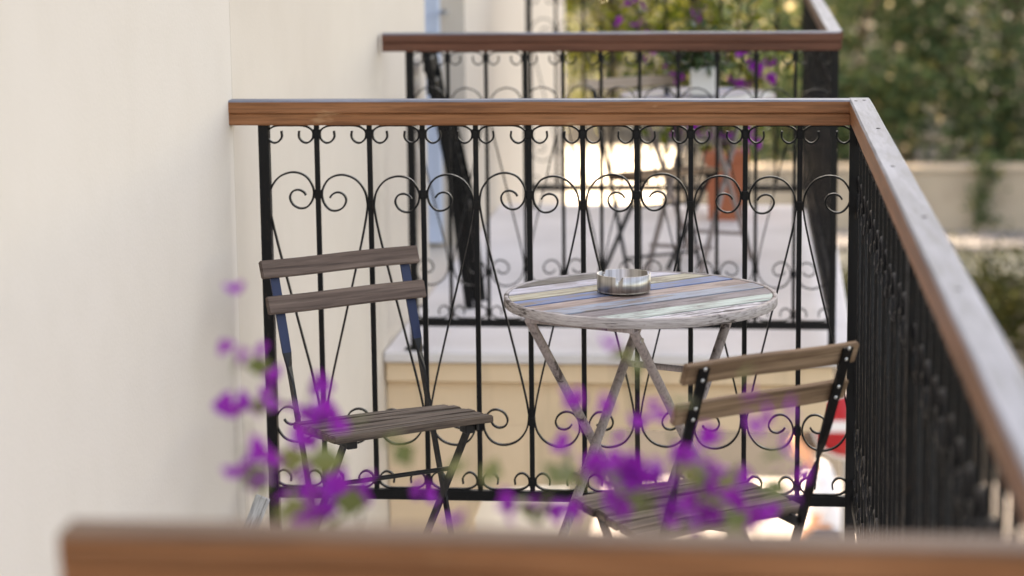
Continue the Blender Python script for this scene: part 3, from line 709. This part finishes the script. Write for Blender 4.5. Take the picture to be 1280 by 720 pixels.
blob(HC, (.098, .076, .112)); blob(HC + Vector((.045, 0, -.065)), (.052, .050, .050)); blob(HC + Vector((.098, 0, -.012)), (.022, .014, .026))
for sg_ in (-1, 1):
    blob(HC + Vector((-.005, sg_ * .078, -.012)), (.020, .010, .032)); blob(HC + Vector((.045, sg_ * .035, -.030)), (.040, .030, .030))
    for (hx, hz, ix) in ((9, 13, 0),):
        hp_ = Vector(V[hx if sg_ > 0 else hz])
        for fgi in range(4): blob(hp_ + Vector((.045 + .006 * (fgi in (1, 2)), (fgi - 1.5) * .018, -.035)), (.030, .008, .035), (8, 6))
        blob(hp_ + Vector((.03, sg_ * -.035, -.005)), (.028, .009, .012), (8, 6))
hb.to_mesh(body.data); hb.free()
rm = body.modifiers.new('remesh', 'REMESH'); rm.mode = 'VOXEL'; rm.voxel_size = .009; rm.use_smooth_shade = True
ev = bpy.data.meshes.new_from_object(body.evaluated_get(bpy.context.evaluated_depsgraph_get())); body.modifiers.clear(); body.data = ev
ev.materials.clear(); ev.materials.append(MAT['skin'])
for sg_ in (-1, 1):
    q = MB(); b = bmesh.new(); bmesh.ops.create_uvsphere(b, u_segments=8, v_segments=6, radius=.011); q.bm(b, 0, Matrix.Translation(HC + Vector((.085, sg_ * .031, .006))), True); q.build('eye', MAT['hair'], pe)
def cloth(name, idx, grow, m_, extra=None):
    mp = {j: i for i, j in enumerate(idx)}; ed = [(mp[a], mp[b]) for a, b in E_ if a in mp and b in mp]
    rr = [tuple(q * 1.0 + grow for q in (RR[j] if isinstance(RR[j], tuple) else (RR[j], RR[j]))) for j in idx]
    vv = [V[j] for j in idx]
    if extra: vv.append(extra[0]); ed.append((mp[extra[1]], len(vv) - 1)); rr.append(extra[2])
    return skinned(name, vv, ed, rr, m_, pe)
cloth('shirt', [0, 1, 2, 3, 6, 7, 10, 11], .022, MAT['shirt'], ((0, 0, .80), 0, (.17, .185)))
cloth('trousers', [0, 14, 15, 16, 18, 19, 20], .016, MAT['jeans'])
q = MB(); b = bmesh.new(); bmesh.ops.create_uvsphere(b, u_segments=28, v_segments=18, radius=1)
bmesh.ops.delete(b, geom=[v for v in b.verts if v.co.z < .75 * v.co.x - .05], context='VERTS')
for v in b.verts: v.co *= 1 + random.uniform(-.02, .03)
q.bm(b, 0, Matrix.Translation(HC + Vector((-.004, 0, .006))) @ Matrix.Diagonal((.106, .085, .119, 1)), True); q.build('hair', MAT['hair'], pe)

# ------------------------------------------------------------------ light
el, azx, azy = R(50), -.8, .6
w = bpy.data.worlds.new('World'); scene.world = w; w.use_nodes = True
nt = w.node_tree; bg = nt.nodes['Background']
sky = nt.nodes.new('ShaderNodeTexSky'); sky.sky_type = 'NISHITA'; sky.sun_disc = False
sky.sun_elevation = el; sky.sun_rotation = math.atan2(azx, azy); sky.air_density = 1.0; sky.dust_density = 3.0; sky.ozone_density = .6
nt.links.new(sky.outputs[0], bg.inputs[0]); bg.inputs[1].default_value = .15
ld = bpy.data.lights.new('sun', 'SUN'); ld.energy = 2.6; ld.angle = R(.5); ld.color = (1, .94, .85)
lo = bpy.data.objects.new('sun', ld); COL.objects.link(lo)
sd = Vector((azx, azy, 0)).normalized() * math.cos(el) + Vector((0, 0, math.sin(el)))
lo.rotation_euler = sd.to_track_quat('Z', 'Y').to_euler(); lo.location = (-4, 6, 20)

vs_ = scene.view_settings
vs_.view_transform = 'Standard'; vs_.look = 'None'; vs_.exposure = 2.78; vs_.gamma = 1; vs_.use_curve_mapping = False
scene.cycles.use_denoising = True
scene.cycles.max_bounces = 8; scene.cycles.diffuse_bounces = 4; scene.cycles.transparent_max_bounces = 8
vs_.use_white_balance = True; vs_.white_balance_temperature = 10000; vs_.white_balance_tint = 15   # camera balanced for open shade
